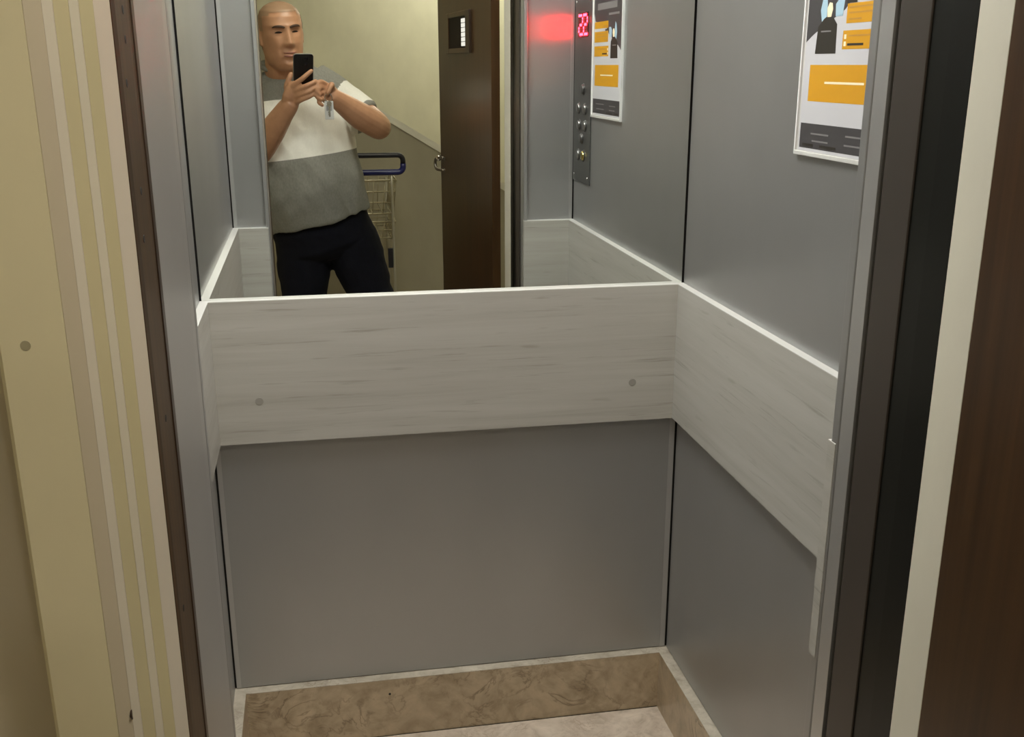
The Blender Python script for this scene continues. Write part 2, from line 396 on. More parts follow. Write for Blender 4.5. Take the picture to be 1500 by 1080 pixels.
# cream casing with stepped mouldings: (a0, a1, y, material) with a = x/y read off the photo
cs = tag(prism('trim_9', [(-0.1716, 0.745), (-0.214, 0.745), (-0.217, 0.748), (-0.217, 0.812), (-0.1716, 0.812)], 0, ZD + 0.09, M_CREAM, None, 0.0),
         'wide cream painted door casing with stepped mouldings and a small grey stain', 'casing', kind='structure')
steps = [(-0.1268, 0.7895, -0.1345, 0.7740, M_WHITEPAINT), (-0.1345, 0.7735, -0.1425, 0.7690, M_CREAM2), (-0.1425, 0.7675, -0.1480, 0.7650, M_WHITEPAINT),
         (-0.1480, 0.7645, -0.1560, 0.7580, M_CREAM2), (-0.1560, 0.7565, -0.1615, 0.7520, M_WHITEPAINT), (-0.1615, 0.7515, -0.1715, 0.7460, M_SHADEDPAINT)]
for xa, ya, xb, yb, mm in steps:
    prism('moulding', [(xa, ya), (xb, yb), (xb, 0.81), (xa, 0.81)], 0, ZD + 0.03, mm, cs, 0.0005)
q = at(37, 507, 0.7445); b = MB(); b.tube([(q.x, 0.7452, q.z), (q.x, 0.7448, q.z)], [0.0036, 0.0034], 14)
b.build('stain', mat('grey_stain', (0.40, 0.36, 0.24, 1), 0.6), cs, False)
for px, py in ((192, 1050), (176, 1058), (177, 1076)):
    q = at(px, py, 0.749); b = MB(); b.tube([(q.x, 0.752, q.z - 0.004), (q.x, 0.7492, q.z), (q.x, 0.752, q.z + 0.004)], [0.0008, 0.0011, 0.0007], 8)
    b.build('paint_chip', M_DARKWOOD, cs)
# landing wall around the opening, shaft walls
WL = tag(box('wall_landing_left', -1.30, -0.20, 0.80, 1.02, 0, 2.45, M_LANDWALL), 'grey-beige landing wall beyond the cream casing', 'wall', kind='structure')
tag(box('wall_landing_right', 0.62, 1.70, 0.80, 1.02, 0, 2.45, M_LANDWALL), 'landing wall behind the open brown door', 'wall', kind='structure')
tag(box('wall_landing_top', -0.20, 0.62, 0.80, 1.02, ZD, 2.45, M_LANDWALL), 'landing wall above the lift opening', 'wall', kind='structure')
tag(box('trim_10', -0.124, 0.571, 0.79, 1.02, -0.03, 0.0, M_BROWNMETAL), 'dark metal threshold between landing and lift', 'threshold', kind='structure')

# ------------------------------------------------------------------ landing room
tag(box('floor_landing', -1.30, 1.70, -3.0, 0.80, -0.03, 0.0, M_MARBLE_F), 'beige marble landing floor', 'floor', kind='structure')
tag(box('ceiling_landing', -1.30, 1.70, -3.0, 1.02, 2.45, 2.48, M_CEIL), 'white landing ceiling', 'ceiling', kind='structure')
tag(box('wall_side_left', -1.33, -1.30, -3.0, 1.02, 0, 2.45, M_WALL), 'cream side wall of the landing beyond the latch side', 'wall', kind='structure')
tag(box('wall_side_right', 1.70, 1.73, -3.0, 1.02, 0, 2.45, M_WALL), 'cream side wall of the landing beyond the brown door', 'wall', kind='structure')
tag(box('wall_stair', -1.33, 1.73, -3.03, -3.0, 0, 2.45, M_WALL), 'bright cream stairwell wall above the sloping parapet', 'wall', kind='structure')
# sloping parapet along the stairs, seen in the mirror
YP = -1.70
A = V(510, 143, 5.70); B = V(738, 279, 5.70); sl = (B.z - A.z) / (B.x - A.x)
def zline(x): return min(2.44, A.z + sl * (x - A.x))
xs = [-1.30, 0.2, 1.70]
v = []
for x in xs:
    for y in (YP, YP - 0.10): v += [(x, y, 0.0), (x, y, zline(x))]
f = [(0, 4, 5, 1), (4, 8, 9, 5), (2, 3, 7, 6), (6, 7, 11, 10), (1, 5, 7, 3), (5, 9, 11, 7), (0, 2, 6, 4), (4, 6, 10, 8), (0, 1, 3, 2), (8, 10, 11, 9)]
pa = tag(obj('stair_parapet', v, f, M_OLIVE), 'olive-beige sloping stair parapet with a white capping', 'parapet', kind='structure')
e = Vector((1, 0, sl)).normalized(); nrm = Vector((-e.z, 0, e.x))
v = []
for x in (-1.30, 1.70):
    p0 = Vector((x, 0, A.z + sl * (x - A.x)))
    if p0.z > 2.36: p0 += e * ((2.36 - p0.z) / e.z)
    for y in (YP + 0.012, YP - 0.112):
        for h in (0.0, 0.032): v.append((p0.x + nrm.x * h, y, p0.z + nrm.z * h))
obj('capping', v, [(0, 1, 3, 2), (4, 6, 7, 5), (0, 4, 5, 1), (2, 3, 7, 6), (0, 2, 6, 4), (1, 5, 7, 3)], M_CAP, pa)
# lamps of the landing and the stairwell
def round_lamp(loc, r, e_mat, label):
    L = tag(empty('ceiling_lamp', loc), label, 'lamp')
    b = MB(); b.tube([(loc[0], loc[1], loc[2]), (loc[0], loc[1], loc[2] - 0.02)], r * 1.06, 28); keep(b.build('base', M_EDGEBAND), L)
    b = MB(); b.tube([Vector(loc) - Vector((0, 0, 0.0205)), Vector(loc) - Vector((0, 0, 0.05)), Vector(loc) - Vector((0, 0, 0.07))], [r, r * 0.9, r * 0.5], 28)
    keep(b.build('shade', e_mat), L)
round_lamp((0.35, 0.25, 2.45), 0.14, emit('hall_lamp', (1.0, 0.92, 0.76), HALL_LIGHT), 'round landing ceiling lamp near the open brown door')
round_lamp((1.00, -2.40, 2.45), 0.15, emit('stair_lamp', (1.0, 0.96, 0.82), STAIR_LIGHT), 'round stairwell ceiling lamp behind the sloping parapet')

# ------------------------------------------------------------------ open swing door
H1 = Vector((0.533, 0.777, 0)); FREE = Vector((0.4725, -0.02, 0))
dv = (FREE - H1); DW = dv.length; du = dv.normalized(); dn = Vector((du.y, -du.x, 0))   # dn: away from the opening
if dn.x < 0: dn = -dn
TH = 0.026
dr = empty('door_1', H1); tag(dr, 'brown wood-veneer swing door standing open, with small window and pull handle', 'door', kind='structure')
def dpt(s, z, d=0.0): return H1 + du * s + dn * d + Vector((0, 0, z))
def dbox(name, s0, s1, z0, z1, d0, d1, material, parent=dr, bev=0.0, base=None):
    v = [dpt(s, z, d) for s in (s0, s1) for d in (d0, d1) for z in (z0, z1)]
    f = [(0, 1, 3, 2), (4, 6, 7, 5), (0, 4, 5, 1), (2, 3, 7, 6), (0, 2, 6, 4), (1, 5, 7, 3)]
    o = obj(name, v, f, material)
    if bev:
        m_ = o.modifiers.new('bevel', 'BEVEL'); m_.width = bev; m_.segments = 2
    o.parent = parent; o.matrix_parent_inverse = Matrix.Translation(dr.location).inverted()
    return o
def on_door(px, py):
    """(s, z) on the door's inner face for a pixel seen in the mirror"""
    a0 = V(px, py, 3.0); a1 = V(px, py, 5.0); dd = a1 - a0
    k = ((H1 - a0).dot(dn)) / dd.dot(dn); q = a0 + dd * k
    return (q - H1).dot(du), q.z
s0, z1 = on_door(690, 13); s1, z0 = on_door(656, 79)
# leaf in four pieces around the window opening
lf = dbox('leaf', 0, s0, 0.006, ZD - 0.01, 0, TH, M_DOOR)
dbox('leaf', s1, DW, 0.006, ZD - 0.01, 0, TH, M_DOOR)
dbox('leaf', s0, s1, 0.006, z0, 0, TH, M_DOOR); dbox('leaf', s0, s1, z1, ZD - 0.01, 0, TH, M_DOOR)
sa, sb2 = on_door(684.5, 40)[0], on_door(659, 40)[0]; la0, la1 = on_door(684, 40)[0], on_door(678, 40)[0]
FZ = 0.016
dbox('window_frame', s0, sa, z0, z1, -0.008, TH + 0.01, M_DARKWOOD, bev=0.002)
dbox('window_frame', sb2, s1, z0, z1, -0.006, TH + 0.01, M_DOOR, bev=0.002)
dbox('window_frame', sa, sb2, z0, z0 + FZ, -0.006, TH + 0.01, M_DOOR, bev=0.002)
dbox('window_frame', sa, sb2, z1 - FZ, z1, -0.006, TH + 0.01, M_DOOR, bev=0.002)
M_DGLASS = mat('dark_glass', (0.010, 0.007, 0.006, 1), 0.5, 0.0, 0.08)
dbox('pane', sa, sb2, z0 + FZ, z1 - FZ, -0.003, 0.006, M_DGLASS)
M_BEAD = emit('emissive_window_dot', (1.0, 0.95, 0.86), 0.26)  # bright dots made as small emissive boxes on the pane
for i in range(6):
    zc_ = z1 - 0.030 - i * (z1 - z0 - 0.058) / 5
    dbox('bright_dot', la0 + 0.004, la1, zc_ - 0.0062, zc_ + 0.0062, -0.0065, -0.0031, M_BEAD, bev=0.0008)
M_DKCHROME = mat('dark_chrome', (0.22, 0.20, 0.17, 1), 0.3, 1.0)
hs, hz = on_door(652, 233); hs2, hz2 = on_door(652, 250)
b = MB()
pth = [dpt(DW - 0.050, hz + 0.002, -0.002), dpt(DW - 0.040, hz + 0.002, -0.014), dpt(DW - 0.018, hz - 0.004, -0.022), dpt(DW - 0.010, (hz + hz2) / 2, -0.024), dpt(DW - 0.020, hz2 + 0.003, -0.021), dpt(DW - 0.042, hz2, -0.012), dpt(DW - 0.052, hz2 - 0.002, -0.002)]
b.caps(smoothpath(pth, 5), 0.0055, 10); h = b.build('pull_handle', M_DKCHROME); h.parent = dr; h.matrix_parent_inverse = Matrix.Translation(dr.location).inverted()
b = MB(); b.ball(dpt(DW - 0.030, hz, -0.014), 0.011, 14); h = b.build('handle_knob', M_CHROME); h.parent = dr; h.matrix_parent_inverse = Matrix.Translation(dr.location).inverted()
dbox('handle_plate', DW - 0.085, DW - 0.03, hz - 0.006, hz + 0.006, -0.003, 0.0, M_DKCHROME, bev=0.0015)
dbox('handle_plate', DW - 0.075, DW - 0.03, hz2 - 0.006, hz2 + 0.006, -0.003, 0.0, M_DKCHROME, bev=0.0015)

# ------------------------------------------------------------------ control panel on the side wall
cp = tag(empty('control_panel', (XR, 1.158, 1.073)), 'dark steel lift control panel with red SS floor display and round buttons', 'control panel')
keep(box('faceplate', XR - 0.004, XR, 1.068, 1.246, 1.073, 1.72, M_PLATE, None, 0.001), cp)
ds = keep(box('display', XR - 0.0055, XR - 0.004, 1.110, 1.212, 1.446, 1.507, mat('display_black', (0.02, 0.002, 0.003, 1), 0.25)), cp)
S_ = ["0111", "1000", "1000", "0110", "0001", "0001", "1110"]
M_LED = emit('red_led', (1.0, 0.006, 0.012), 26.0)
dm = None
for ch in range(2):
    for r_, row in enumerate(S_):
        for c_, bit in enumerate(row):
            if bit == '1':
                # seen from inside the car the text runs from far (y large) to near
                y = 1.205 - ch * 0.049 - c_ * 0.0125; z = 1.500 - r_ * 0.0078
                b = MB(); b.tube([(XR - 0.0055, y, z), (XR - 0.0062, y, z), (XR - 0.0066, y, z)], [0.0036, 0.0036, 0.002], 8)
                b.build('led_dot', M_LED, ds)
M_BTN = mat('dull_button_steel', (0.30, 0.30, 0.29, 1), 0.3, 0.9)
def button(y, z, m_, r=0.012):
    b = MB(); b.tube([(XR - 0.004, y, z), (XR - 0.0055, y, z), (XR - 0.0055, y, z)], [r * 1.25, r * 1.25, r * 1.02], 20)
    k = keep(b.build('button_ring', M_PLATE), cp)
    b = MB(); b.tube([(XR - 0.004, y, z), (XR - 0.009, y, z), (XR - 0.0105, y, z)], [r, r, r * 0.8], 20)
    keep(b.build('button', m_), cp)
for y, z in ((1.173, 1.316), (1.130, 1.267), (1.196, 1.267), (1.136, 1.224), (1.198, 1.224), (1.166, 1.190)): button(y, z, M_PLATE if z in (1.316, 1.190) else M_BTN, 0.012)
button(1.132, 1.146, M_BTN); button(1.186, 1.146, M_BRASS)
for y, z in ((1.085, 1.535), (1.228, 1.535), (1.085, 1.09), (1.228, 1.09)):
    b = MB(); b.tube([(XR - 0.004, y, z), (XR - 0.0055, y, z)], [0.004, 0.003], 10); keep(b.build('screw', M_CHROME), cp)

# ------------------------------------------------------------------ poster in a clear wall holder
PY0, PZ0, PW, PH = 1.525, 1.253, 0.265, 0.375       # far edge, bottom, width, height
po = tag(empty('poster', (XR, PY0 - PW / 2, PZ0)), 'white notice poster with yellow boxes and dark footer in a clear wall holder', 'poster')
def pbox(name, u0, u1, z0, z1, d0, d1, material, bev=0.0): return keep(box(name, XR - d1, XR - d0, PY0 - u1, PY0 - u0, z0, z1, material, None, bev), po)
M_PAPER = mat('white_paper', (0.52, 0.52, 0.545, 1), 0.5)
M_YEL = mat('print_yellow', lin((200, 146, 26)), 0.5, 0.0, 0.2); M_DKP = mat('print_dark_grey', lin((62, 60, 62)), 0.45)
M_TXT = mat('print_black', lin((40, 36, 30)), 0.45); M_LBL = mat('print_light_blue', lin((158, 190, 208)), 0.45); M_GRY = mat('print_grey', lin((120, 118, 118)), 0.45); M_CRM = mat('print_pale', lin((240, 226, 190)), 0.45); M_OCH = mat('print_ochre', lin((178, 128, 40)), 0.45)
pbox('backing', 0, PW, PZ0, PZ0 + PH, 0.0, 0.003, M_EDGEBAND, 0.0008)
pbox('sheet', 0.006, PW - 0.006, PZ0 + 0.004, PZ0 + PH - 0.006, 0.003, 0.0034, M_PAPER)
def pr(u0, u1, z0, z1, material, lay=1): return pbox('print_block', u0, u1, z0, z1, 0.0034 + (lay - 1) * 0.00012, 0.0034 + lay * 0.00012, material)
def ppoly(pts, material, lay=1):
    d = 0.0034 + lay * 0.00012; n = len(pts)
    v = [(XR - d, PY0 - u, z) for u, z in pts] + [(XR - 0.0034, PY0 - u, z) for u, z in pts]
    f = [tuple(range(n)), tuple(range(n, 2 * n))] + [(i, (i + 1) % n, n + (i + 1) % n, n + i) for i in range(n)]
    return keep(obj('print_block', v, f, material), po)
ppoly([(0.007, 1.615), (0.007, 1.408), (0.024, 1.416), (0.034, 1.420), (0.118, 1.448), (0.150, 1.470), (PW - 0.020, 1.480), (PW - 0.008, 1.500), (PW - 0.008, 1.615)], M_DKP)
pr(0.05, 0.225, 1.505, 1.520, M_GRY, 2); pr(0.04, 0.24, 1.540, 1.552, M_GRY, 2); pr(0.06, 0.2, 1.58, 1.59, M_GRY, 2); pr(0.03, 0.12, 1.490, 1.495, M_GRY, 2)
ppoly([(0.052, 1.434), (0.046, 1.450), (0.052, 1.468), (0.062, 1.474), (0.066, 1.455), (0.066, 1.434)], M_LBL, 2)      # pale shapes behind the figure
ppoly([(0.092, 1.440), (0.090, 1.456), (0.100, 1.463), (0.116, 1.463), (0.112, 1.440)], M_LBL, 2)
ppoly([(0.038, 1.392), (0.042, 1.428), (0.058, 1.438), (0.070, 1.442), (0.084, 1.440), (0.098, 1.430), (0.100, 1.392)], M_TXT, 3)    # dark torso
ppoly([(0.068, 1.440), (0.066, 1.452), (0.072, 1.459), (0.080, 1.458), (0.083, 1.450), (0.079, 1.440)], M_CRM, 4)
pr(0.052, 0.082, 1.4205, 1.4225, M_GRY, 4)
pr(0.124, 0.250, 1.462, 1.478, M_YEL, 2); pr(0.124, 0.250, 1.430, 1.455, M_YEL, 2); pr(0.118, 0.250, 1.397, 1.421, M_YEL, 2)
pr(0.130, 0.165, 1.465, 1.468, M_OCH, 3); pr(0.122, 0.150, 1.4555, 1.4595, M_TXT, 3)
for z in (1.449, 1.442, 1.434): pr(0.13, 0.225 if z > 1.44 else 0.165, z, z + 0.0022, M_OCH, 3)
pr(0.134, 0.215, 1.413, 1.4152, M_OCH, 3); pr(0.132, 0.176, 1.4015, 1.4045, M_TXT, 3); pr(0.122, 0.128, 1.410, 1.416, M_CRM, 3); pr(0.122, 0.128, 1.401, 1.407, M_CRM, 3)
pr(0.026, 0.242, 1.327, 1.377, M_YEL); pr(0.075, 0.188, 1.3515, 1.3545, M_CRM, 2)
pr(0.010, PW - 0.010, 1.261, 1.296, M_DKP)
for u0, u1, z in ((0.045, 0.10, 1.281), (0.15, 0.225, 1.283), (0.05, 0.10, 1.271), (0.148, 0.22, 1.271)): pr(u0, u1, z, z + 0.0022, M_GRY, 2)
for u0, u1 in ((0.02, 0.055), (0.075, 0.125)): pr(u0, u1, 1.2635, 1.2675, M_TXT, 2)
pbox('holder_lip', 0, PW, PZ0 - 0.003, PZ0 + 0.003, 0.0, 0.007, M_EDGEBAND, 0.0008)
M_CLEAR = mat('clear_plastic_edge', (0.8, 0.8, 0.8, 1), 0.2)
pbox('holder_edge', -0.0025, 0.001, PZ0 - 0.003, PZ0 + PH, 0.0, 0.006, M_CLEAR)
pbox('holder_edge', PW - 0.001, PW + 0.0025, PZ0 - 0.003, PZ0 + PH, 0.0, 0.006, M_CLEAR)

# ------------------------------------------------------------------ shopping cart behind the man
M_BLUE = mat('dark_blue_plastic', (0.010, 0.014, 0.11, 1), 0.35); M_DARKPL = mat('black_plastic', (0.012, 0.012, 0.016, 1), 0.4)
M_WIRE = mat('zinc_wire', (0.42, 0.38, 0.26, 1), 0.35, 0.6); M_TUBE = mat('pale_grey_tube', (0.46, 0.44, 0.35, 1), 0.3, 0.4); M_RUB = mat('grey_rubber', (0.05, 0.05, 0.05, 1), 0.6)
CYP = 5.0
hA, hB = V(590, 227, CYP), V(590, 252, CYP)
cx0, cx1 = -0.06, hA.x; cy = 4 - CYP
ct = tag(empty('shopping_cart', ((cx0 + cx1) / 2, cy - 0.25, 0)), 'wire shopping cart with a dark blue handle loop standing behind the man', 'cart')
zt, zb_ = hA.z, hB.z; r_ = 0.012
def arc(cx, cz, r, a0, a1, n=5): return [(cx + r * math.cos(a0 + (a1 - a0) * i / n), cy, cz + r * math.sin(a0 + (a1 - a0) * i / n)) for i in range(n + 1)]
rr = 0.025
b = MB(); b.tube([(cx0 + rr, cy, zt)] + [((cx0 + cx1) / 2, cy, zt)] + arc(cx1 - rr, zt - rr, rr, PI / 2, 0) + [(cx1, cy, (zt + zb_) / 2)], r_, 12)
b.tube([((cx0 + cx1) / 2, cy, zt)] + arc(cx0 + rr, zt - rr, rr, PI / 2, PI) + [(cx0, cy, (zt + zb_) / 2)], r_, 12); keep(b.build('handle_frame', M_DARKPL), ct)
b = MB(); b.tube([(cx1, cy, (zt + zb_) / 2)] + arc(cx1 - rr, zb_ + rr, rr, 0, -PI / 2) + [((cx0 + cx1) / 2, cy + 0.004, zb_)] + list(reversed(arc(cx0 + rr, zb_ + rr, rr, PI, PI * 1.5))) + [(cx0, cy, (zt + zb_) / 2)], [r_ * 1.15] * 15, 12)
keep(b.build('handle_grip', M_BLUE), ct)
def basket(zlo, zhi, xl, xr, y0, y1, name, nx=9, nz=4, shr=0.02):
    b = MB(); rw = 0.0022
    def rim(z, t, rad):
        k = shr * (1 - t); P = [(xl + k, y0, z), (xr - k, y0, z), (xr - k, y1 + k, z), (xl + k, y1 + k, z)]
        for i in range(4): b.tube([P[i], P[(i + 1) % 4]], rad, 6)
    for j in range(nz + 1): rim(zlo + (zhi - zlo) * j / nz, j / nz, rw * (1.7 if j in (0, nz) else 1))
    for i in range(nx + 1):
        t = i / nx
        for yy, kk in ((y0, 0), (y1, 1)):
            b.tube([(xl + shr + (xr - xl - 2 * shr) * t, yy + shr * kk, zlo), (xl + (xr - xl) * t, yy, zhi)], rw, 5)
        b.tube([(xl + shr + (xr - xl - 2 * shr) * t, y0, zlo), (xl + shr + (xr - xl - 2 * shr) * t, y1 + shr, zlo)], rw, 5)
    for i in range(nx + 1):
        t = i / nx
        for xx, k in ((xl, 1), (xr, -1)): b.tube([(xx + shr * k, y0 + (y1 + shr - y0) * t, zlo), (xx, y0 + (y1 - y0) * t, zhi)], rw, 5)
    keep(b.build(name, M_WIRE), ct)
z1_, z2_, z3_, z4_ = V(583, 274, CYP).z, V(583, 294, CYP).z, V(580, 325, CYP).z, V(578, 349, CYP).z
xr_ = V(582, 300, CYP).x
basket(z2_ - 0.06, z1_ + 0.03, cx0 + 0.02, xr_, cy - 0.01, cy - 0.46, 'upper_basket', 8, 3)
basket(z4_, z3_, cx0 + 0.03, xr_ - 0.01, cy - 0.01, cy - 0.46, 'lower_basket', 8, 2)
for xx in (cx0 + 0.02, xr_ - 0.022):
    b = MB(); b.tube(smoothpath([(xx, cy, zb_), (xx, cy - 0.005, 0.5), (xx, cy - 0.01, 0.12)]), 0.0062, 10); keep(b.build('upright', M_TUBE), ct)
for xx in (cx0 + 0.03, xr_ - 0.02):
    b = MB(); b.tube([(xx, cy - 0.45, z1_), (xx, cy - 0.45, 0.12)], 0.008, 10); keep(b.build('upright', M_TUBE), ct)
b = MB()
for xx in (cx0 + 0.02, xr_ - 0.012): b.tube([(xx, cy - 0.01, 0.16), (xx, cy - 0.46, 0.16)], 0.009, 10)
for yy in (cy - 0.02, cy - 0.45): b.tube([(cx0 + 0.02, yy, 0.16), (xr_ - 0.012, yy, 0.16)], 0.009, 10)
keep(b.build('chassis', M_TUBE), ct)
b = MB(); q = V(572, 378, CYP); b.box(q.x - 0.010, q.x + 0.012, cy - 0.012, cy + 0.010, q.z - 0.045, q.z + 0.045); keep(b.build('clamp', M_DARKPL, None, False), ct)
for xx in (cx0 + 0.02, xr_ - 0.012):
    for yy in (cy - 0.03, cy - 0.44):
        b = MB(); b.tube([(xx - 0.012, yy, 0.05), (xx + 0.012, yy, 0.05)], 0.05, 20); wo = keep(b.build('wheel', M_RUB), ct)
        b = MB(); b.box(xx - 0.018, xx - 0.014, yy - 0.012, yy + 0.012, 0.045, 0.13); b.box(xx + 0.014, xx + 0.018, yy - 0.012, yy + 0.012, 0.045, 0.13); b.box(xx - 0.018, xx + 0.018, yy - 0.012, yy + 0.012, 0.126, 0.16)
        keep(b.build('caster_fork', M_TUBE, None, False), ct)

# ------------------------------------------------------------------ the man taking the picture (seen in the mirror)
def skin_mat():
    m = mat('skin', (0.50, 0.29, 0.18, 1), 0.42, Subsurface_Weight=0.0)
    f = noise_tex(m, coords(m), 22, 4)
    c = ramp(m, f, [(0.3, (0.47, 0.245, 0.138)), (0.7, (0.57, 0.315, 0.185))])
    lk(m, c, bsdf(m).inputs['Base Color']); return m
M_SKIN = skin_mat()
def cloth(name, c, rough=0.85, heather=0.12):
    m = mat(name, c, rough, 0, 0.25)
    f = noise_tex(m, coords(m, (1, 1, 0.5)), 190, 3)
    col = ramp(m, f, [(0.3, tuple(x * (1 - heather) for x in c[:3])), (0.7, tuple(min(1, x * (1 + heather)) for x in c[:3]))])
    lk(m, col, bsdf(m).inputs['Base Color']); bump(m, f, 0.1, 0.001); return m
M_GREYCLOTH = cloth('grey_heather_jersey', (0.27, 0.275, 0.25, 1)); M_WHITECLOTH = cloth('white_jersey', (0.86, 0.87, 0.82, 1), 0.85, 0.03)
M_DENIM = cloth('dark_navy_denim', (0.0040, 0.0050, 0.0110, 1), 0.85, 0.3); M_SHOE = mat('dark_shoe_leather', (0.02, 0.02, 0.02, 1), 0.5); M_SOLE = mat('pale_sole', (0.5, 0.5, 0.48, 1), 0.6)
M_HAIR = mat('dark_brow_hair', (0.075, 0.042, 0.025, 1), 0.7); M_LIP = mat('lips', (0.36, 0.155, 0.115, 1), 0.45); M_EYE = mat('eye_dark', (0.02, 0.013, 0.01, 1), 0.3); M_LID = mat('eyelid', (0.30, 0.155, 0.09, 1), 0.5)

mn = tag(empty('person', (0.08, -0.40, 0)), 'person in grey and white t-shirt and dark trousers photographing with a phone', 'person')

# --- head, in its own frame: x to the right in the mirror, y forward, z up
HC = V(411.8, 52.5, 4.27)
HR = (Matrix.Rotation(math.radians(-17), 3, 'Z') @ Matrix.Rotation(math.radians(-2), 3, 'X') @ Matrix.Rotation(math.radians(-4), 3, 'Y'))
HS = 1.0
prof = [(-0.122, .030, .066, .000), (-0.112, .046, .083, .020), (-0.095, .060, .090, .040), (-0.070, .0690, .0925, .062), (-0.040, .0735, .0925, .080), (0.0, .0765, .0930, .093),
        (0.040, .0785, .0925, .098), (0.068, .0760, .0860, .094), (0.090, .0665, .0720, .080), (0.106, .050, .053, .060), (0.1165, .028, .030, .034), (0.1205, .008, .009, .010)]
def ip(z, k):
    if z <= prof[0][0]: return prof[0][k]
    for a, b_ in zip(prof, prof[1:]):
        if z <= b_[0]:
            t = (z - a[0]) / (b_[0] - a[0]); return a[k] + (b_[k] - a[k]) * t
    return prof[-1][k]
def g(x, s): return math.exp(-(x / s) ** 2)
def feat(x, z):
    """forward relief of the face"""
    d = 0.0
    if -0.040 < z < 0.038:      # nose
        t = max(0, min(1, (0.034 - z) / 0.058)); hgt = 0.006 + 0.021 * t ** 1.2
        if z < -0.024: hgt *= max(0, 1 - ((-0.024 - z) / 0.016) ** 2)
        d += hgt * g(x, 0.0085 + 0.007 * t)
    for sx in (-1, 1):
        d -= 0.015 * g(x - sx * 0.032, 0.018) * g(z - 0.018, 0.013)          # eye sockets
        d += 0.0065 * g(x - sx * 0.034, 0.022) * g(z - 0.036, 0.0085)        # brow ridge
        d += 0.0055 * g(x - sx * 0.032, 0.010) * g(z - 0.016, 0.0065)        # eyelids
        d += 0.0045 * g(x - sx * 0.046, 0.020) * g(z + 0.025, 0.020)         # cheeks
        d += 0.004 * g(x - sx * 0.0145, 0.006) * g(z + 0.027, 0.007)         # nostril wings
        d -= 0.003 * g(x - sx * 0.030, 0.006) * g(z + 0.055, 0.014)          # folds beside the mouth
    d += 0.0065 * g(x, 0.022) * (g(z + 0.057, 0.0055) + 1.05 * g(z + 0.0695, 0.0060))   # lips
    d -= 0.0045 * g(x, 0.021) * g(z + 0.0632, 0.0022)
    d -= 0.004 * g(x, 0.020) * g(z + 0.083, 0.007)
    d += 0.0065 * g(x, 0.020) * g(z + 0.102, 0.012)
    return d
def head_pt(a, z):
    w_, f_, b_ = ip(z, 1), ip(z, 2), ip(z, 3)
    cx, sx = math.cos(a), math.sin(a)
    ex = 0.88 if sx > 0 else 1.0
    x = w_ * math.copysign(abs(cx) ** ex, cx); y = (f_ if sx > 0 else b_) * math.copysign(abs(sx) ** (0.92 if sx > 0 else 1.0), sx)
    if sx > 0.05: y += feat(x, z) * min(1, sx * 1.6)
    return Vector((x, y, z))
def HW(q): return HC + HR @ (Vector(q) * HS)
def face_pt(x, z, off=0.0):
    w_ = ip(z, 1); cx = math.copysign(min(0.999, abs(x) / w_) ** (1 / 0.88), x); return HW(head_pt(math.acos(cx), z) + Vector((0, off, 0)))
nh, na = 90, 96
hv = []; hf = []
zs_ = [-0.122 + 0.2425 * i / nh for i in range(nh + 1)]
for z in zs_:
    for k in range(na): hv.append(HW(head_pt(2 * PI * k / na, z)))
for i in range(nh):
    for k in range(na): hf.append((i * na + k, i * na + (k + 1) % na, (i + 1) * na + (k + 1) % na, (i + 1) * na + k))
hv += [HW((0, 0.03, -0.124)), HW((0, 0, 0.1215))]; c0, c1 = len(hv) - 2, len(hv) - 1
for k in range(na):
    hf.append((c0, (k + 1) % na, k)); hf.append((c1, nh * na + k, nh * na + (k + 1) % na))
body = MB(); body.add(hv, hf)
for sx in (-1, 1):      # ears
    body.ball(HW((sx * 0.0800, -0.008, 0.000)), (0.0085, 0.019, 0.031), 14, HR @ Matrix.Rotation(sx * 0.35, 3, 'Z'))
    body.ball(HW((sx * 0.0770, 0.002, -0.020)), (0.007, 0.010, 0.014), 10, HR)

# --- trunk, neck, arms, legs below the clothes
def P(*a): return V(*a)
neck0, neck1 = HW((0, -0.018, -0.06)), P(419, 118, 4.36)
body.caps([neck0, (neck0 + neck1) / 2 + Vector((0, 0.004, 0)), neck1], [(0.064, 0.068), (0.070, 0.072), (0.085, 0.082)], 20, (1, 0, 0))
body.tube([P(421, 122, 4.37), P(422, 130, 4.37), P(430, 160, 4.38), P(440, 235, 4.38), P(455, 290, 4.38), P(468, 335, 4.39), P(478, 352, 4.395)], [(0.06, 0.04), (0.14, 0.08), (0.19, 0.11), (0.195, 0.135), (0.185, 0.135), (0.165, 0.115), (0.12, 0.09)], 24, None, (1, 0, 0))
# arm with the keys (right in the mirror)
ra = [P(486, 138, 4.38), P(520, 160, 4.33), P(545, 178, 4.26), P(555, 186, 4.205), P(546, 180, 4.155), P(528, 170, 4.115), P(508, 156, 4.075), P(494, 146, 4.05), P(486, 141, 4.04)]
body.caps(smoothpath(ra, 3), lerp_list([0.060, 0.058, 0.052, 0.047, 0.050, 0.050, 0.041, 0.033, 0.031], 3), 18)
# arm with the phone (left in the mirror)
la = [P(365, 140, 4.38), P(365, 178, 4.33), P(371, 214, 4.25), P(377, 224, 4.20), P(386, 212, 4.15), P(400, 190, 4.10), P(414, 168, 4.06), P(424, 154, 4.04)]
body.caps(smoothpath(la, 3), lerp_list([0.060, 0.058, 0.052, 0.048, 0.050, 0.047, 0.038, 0.033], 3), 18)
